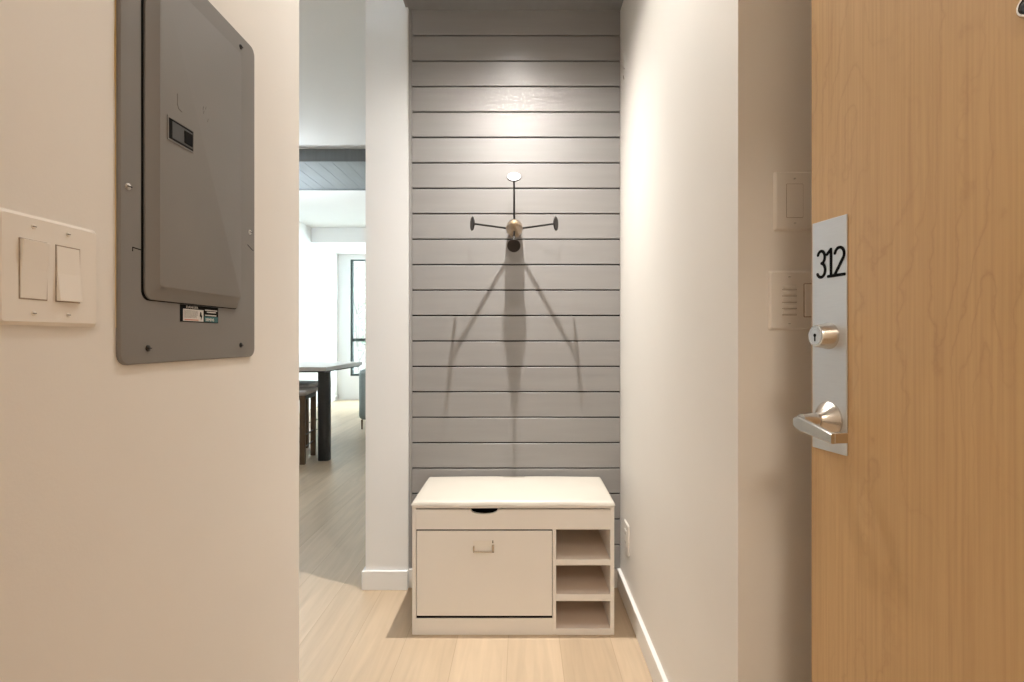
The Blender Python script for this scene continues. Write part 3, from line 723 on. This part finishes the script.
# ---------------------------------------------------------------- lamps
WARM = (1.0, 0.958, 0.90)
def downlight(x, y, z, label, power, size=150, blend=0.6, radius=0.018, color=WARM, em=12, lobe=None):
    o = thing('recessed_downlight', label, 'ceiling light', (x, y, z), 0, 'recessed ceiling downlights')
    MB().lathe([(0.030, 0), (0.046, 0), (0.046, -0.003), (0.043, -0.005), (0.032, -0.005), (0.030, 0)], (0, 0, 0), (0, 0, 1), 40).build('trim_ring', M['trim'], o, True)
    MB().lathe([(0, -0.0005), (0.029, -0.0005), (0.029, -0.002), (0, -0.002)], (0, 0, 0), (0, 0, 1), 32).build('lens', lamp_material('lamp_lens', color, em), o, True)
    l = bpy.data.lights.new('downlight', 'SPOT'); l.energy = power; l.spot_size = R(size); l.spot_blend = blend; l.shadow_soft_size = radius; l.color = color
    if lobe:      # luminaire photometry: narrow beam plus a little spill, a function of the angle from the lamp's axis only
        l.use_nodes = True; nt = l.node_tree; em_ = nt.nodes['Emission']
        g = nt.nodes.new('ShaderNodeNewGeometry'); sp = nt.nodes.new('ShaderNodeSeparateXYZ'); nt.links.new(g.outputs['Incoming'], sp.inputs[0])
        c = math_node(nt, 'ABSOLUTE', sp.outputs['Z'])
        nt.links.new(math_node(nt, 'ADD', math_node(nt, 'POWER', c, lobe[0]), lobe[1]), em_.inputs['Strength'])
    lo = bpy.data.objects.new('downlight_lamp', l); COL.objects.link(lo); lo.parent = o; lo.location = (0, 0, -0.03)
downlight(-0.037, YB - 0.345, ZS, 'recessed downlight in the grey soffit close to the board wall', 265, 140, 0.6, 0.010, lobe=(8, 0.015))
downlight(-0.037, 1.30, ZS, 'recessed downlight in the grey soffit nearer the entry', 30, 165, 0.3, 0.010)
cl = thing('corridor_fill_light', 'unseen square fill light added on the corridor ceiling outside the entry', 'ceiling light', (0.3, -1.0, 2.6), 0)  # unseen fixture behind the camera, added as fill for the hall
MB().box(-0.3, 0.3, -0.3, 0.3, -0.03, 0, 0.01, 2).build('housing', M['trim'], cl)
MB().box(-0.28, 0.28, -0.28, 0.28, -0.036, -0.03).build('diffuser', lamp_material('corridor_fill_diffuser', WARM, 3), cl)
l = bpy.data.lights.new('flush', 'AREA'); l.shape = 'SQUARE'; l.size = 0.56; l.energy = 26; l.color = (1.0, 0.87, 0.72)
lo = bpy.data.objects.new('corridor_fill_lamp', l); COL.objects.link(lo); lo.parent = cl; lo.location = (0, 0, -0.04)
for x, y in ((-2.4, 3.2), (-1.0, 4.3), (-1.6, 7.2)):  # living room downlights are unseen, added to brighten the room
    downlight(x, y, ZC, ('added unseen downlight in the living room ceiling near the entry', 'added unseen downlight in the living room ceiling before the plank beam', 'added unseen downlight in the living room ceiling above the sofa')[(y > 4) + (y > 7)], 8, 165, 0.8, 0.03, (0.93, 0.97, 1.0))

gp = thing('globe_fill_light', 'unseen globe light added over the counter table to brighten the living room', 'pendant light', (-2.72, 5.45, H + 1.634), 0)  # invented globe, out of view, added to brighten the near living room
MB().lathe([(0, 0), (0.06, 0), (0.055, -0.02), (0, -0.022)], (0, 0, 0), (0, 0, 1), 24).build('canopy', M['black'], gp, True)
MB().tube([(0, 0, -0.02), (0, 0, -0.45)], 0.003, 8).build('cable', M['black'], gp, True)
MB().lathe([(max(0.13 * sin(pi * i / 16), 0), 0.13 * cos(pi * i / 16)) for i in range(17)], (0, 0, -0.57), (0, 0, 1), 32).build('globe', lamp_material('fill_globe', (0.88, 0.95, 1.0), 110), gp, True)

# daylight: sky outside, with portals in the window openings
w = bpy.data.worlds.new('sky'); S.world = w; w.use_nodes = True
nt = w.node_tree; bg = nt.nodes['Background']
sk = nt.nodes.new('ShaderNodeTexSky'); sk.sky_type = 'HOSEK_WILKIE'; sk.sun_direction = (0.4, -0.6, 0.7); sk.turbidity = 6
mx = nt.nodes.new('ShaderNodeMix'); mx.data_type = 'RGBA'; mx.inputs[0].default_value = 0.9
mx.inputs[7].default_value = (0.80, 0.93, 1.0, 1)
nt.links.new(sk.outputs[0], mx.inputs[6]); nt.links.new(mx.outputs[2], bg.inputs['Color'])
bg.inputs['Strength'].default_value = 48.0
for w_ in WIN:
    l = bpy.data.lights.new('portal', 'AREA'); l.shape = 'RECTANGLE'; l.size = w_[1] - w_[0]; l.size_y = WZ1 - WZ0
    l.cycles.is_portal = True
    o = bpy.data.objects.new('window_daylight_portal', l); COL.objects.link(o)
    o.location = ((w_[0] + w_[1]) / 2, LY1 + 0.12, (WZ0 + WZ1) / 2); o.rotation_euler = (R(-90), 0, 0)

# ---------------------------------------------------------------- camera
cam = bpy.data.cameras.new('camera'); co = bpy.data.objects.new('camera', cam); COL.objects.link(co)
cam.sensor_width = 36; cam.lens = F / 1024 * 36
cam.shift_x = -(523 - 512) / 1024; cam.shift_y = -(341 - 338) / 1024
cam.clip_start = 0.02; cam.clip_end = 200
co.location = (0, 0, H); co.rotation_euler = (R(90), 0, 0)
S.camera = co
S.view_settings.view_transform = 'Standard'; S.view_settings.look = 'None'
S.view_settings.exposure = -0.1; S.view_settings.gamma = 1.0; S.view_settings.use_curve_mapping = False
S.cycles.max_bounces = 16; S.cycles.diffuse_bounces = 10; S.cycles.sample_clamp_indirect = 8
S.cycles.use_denoising = True
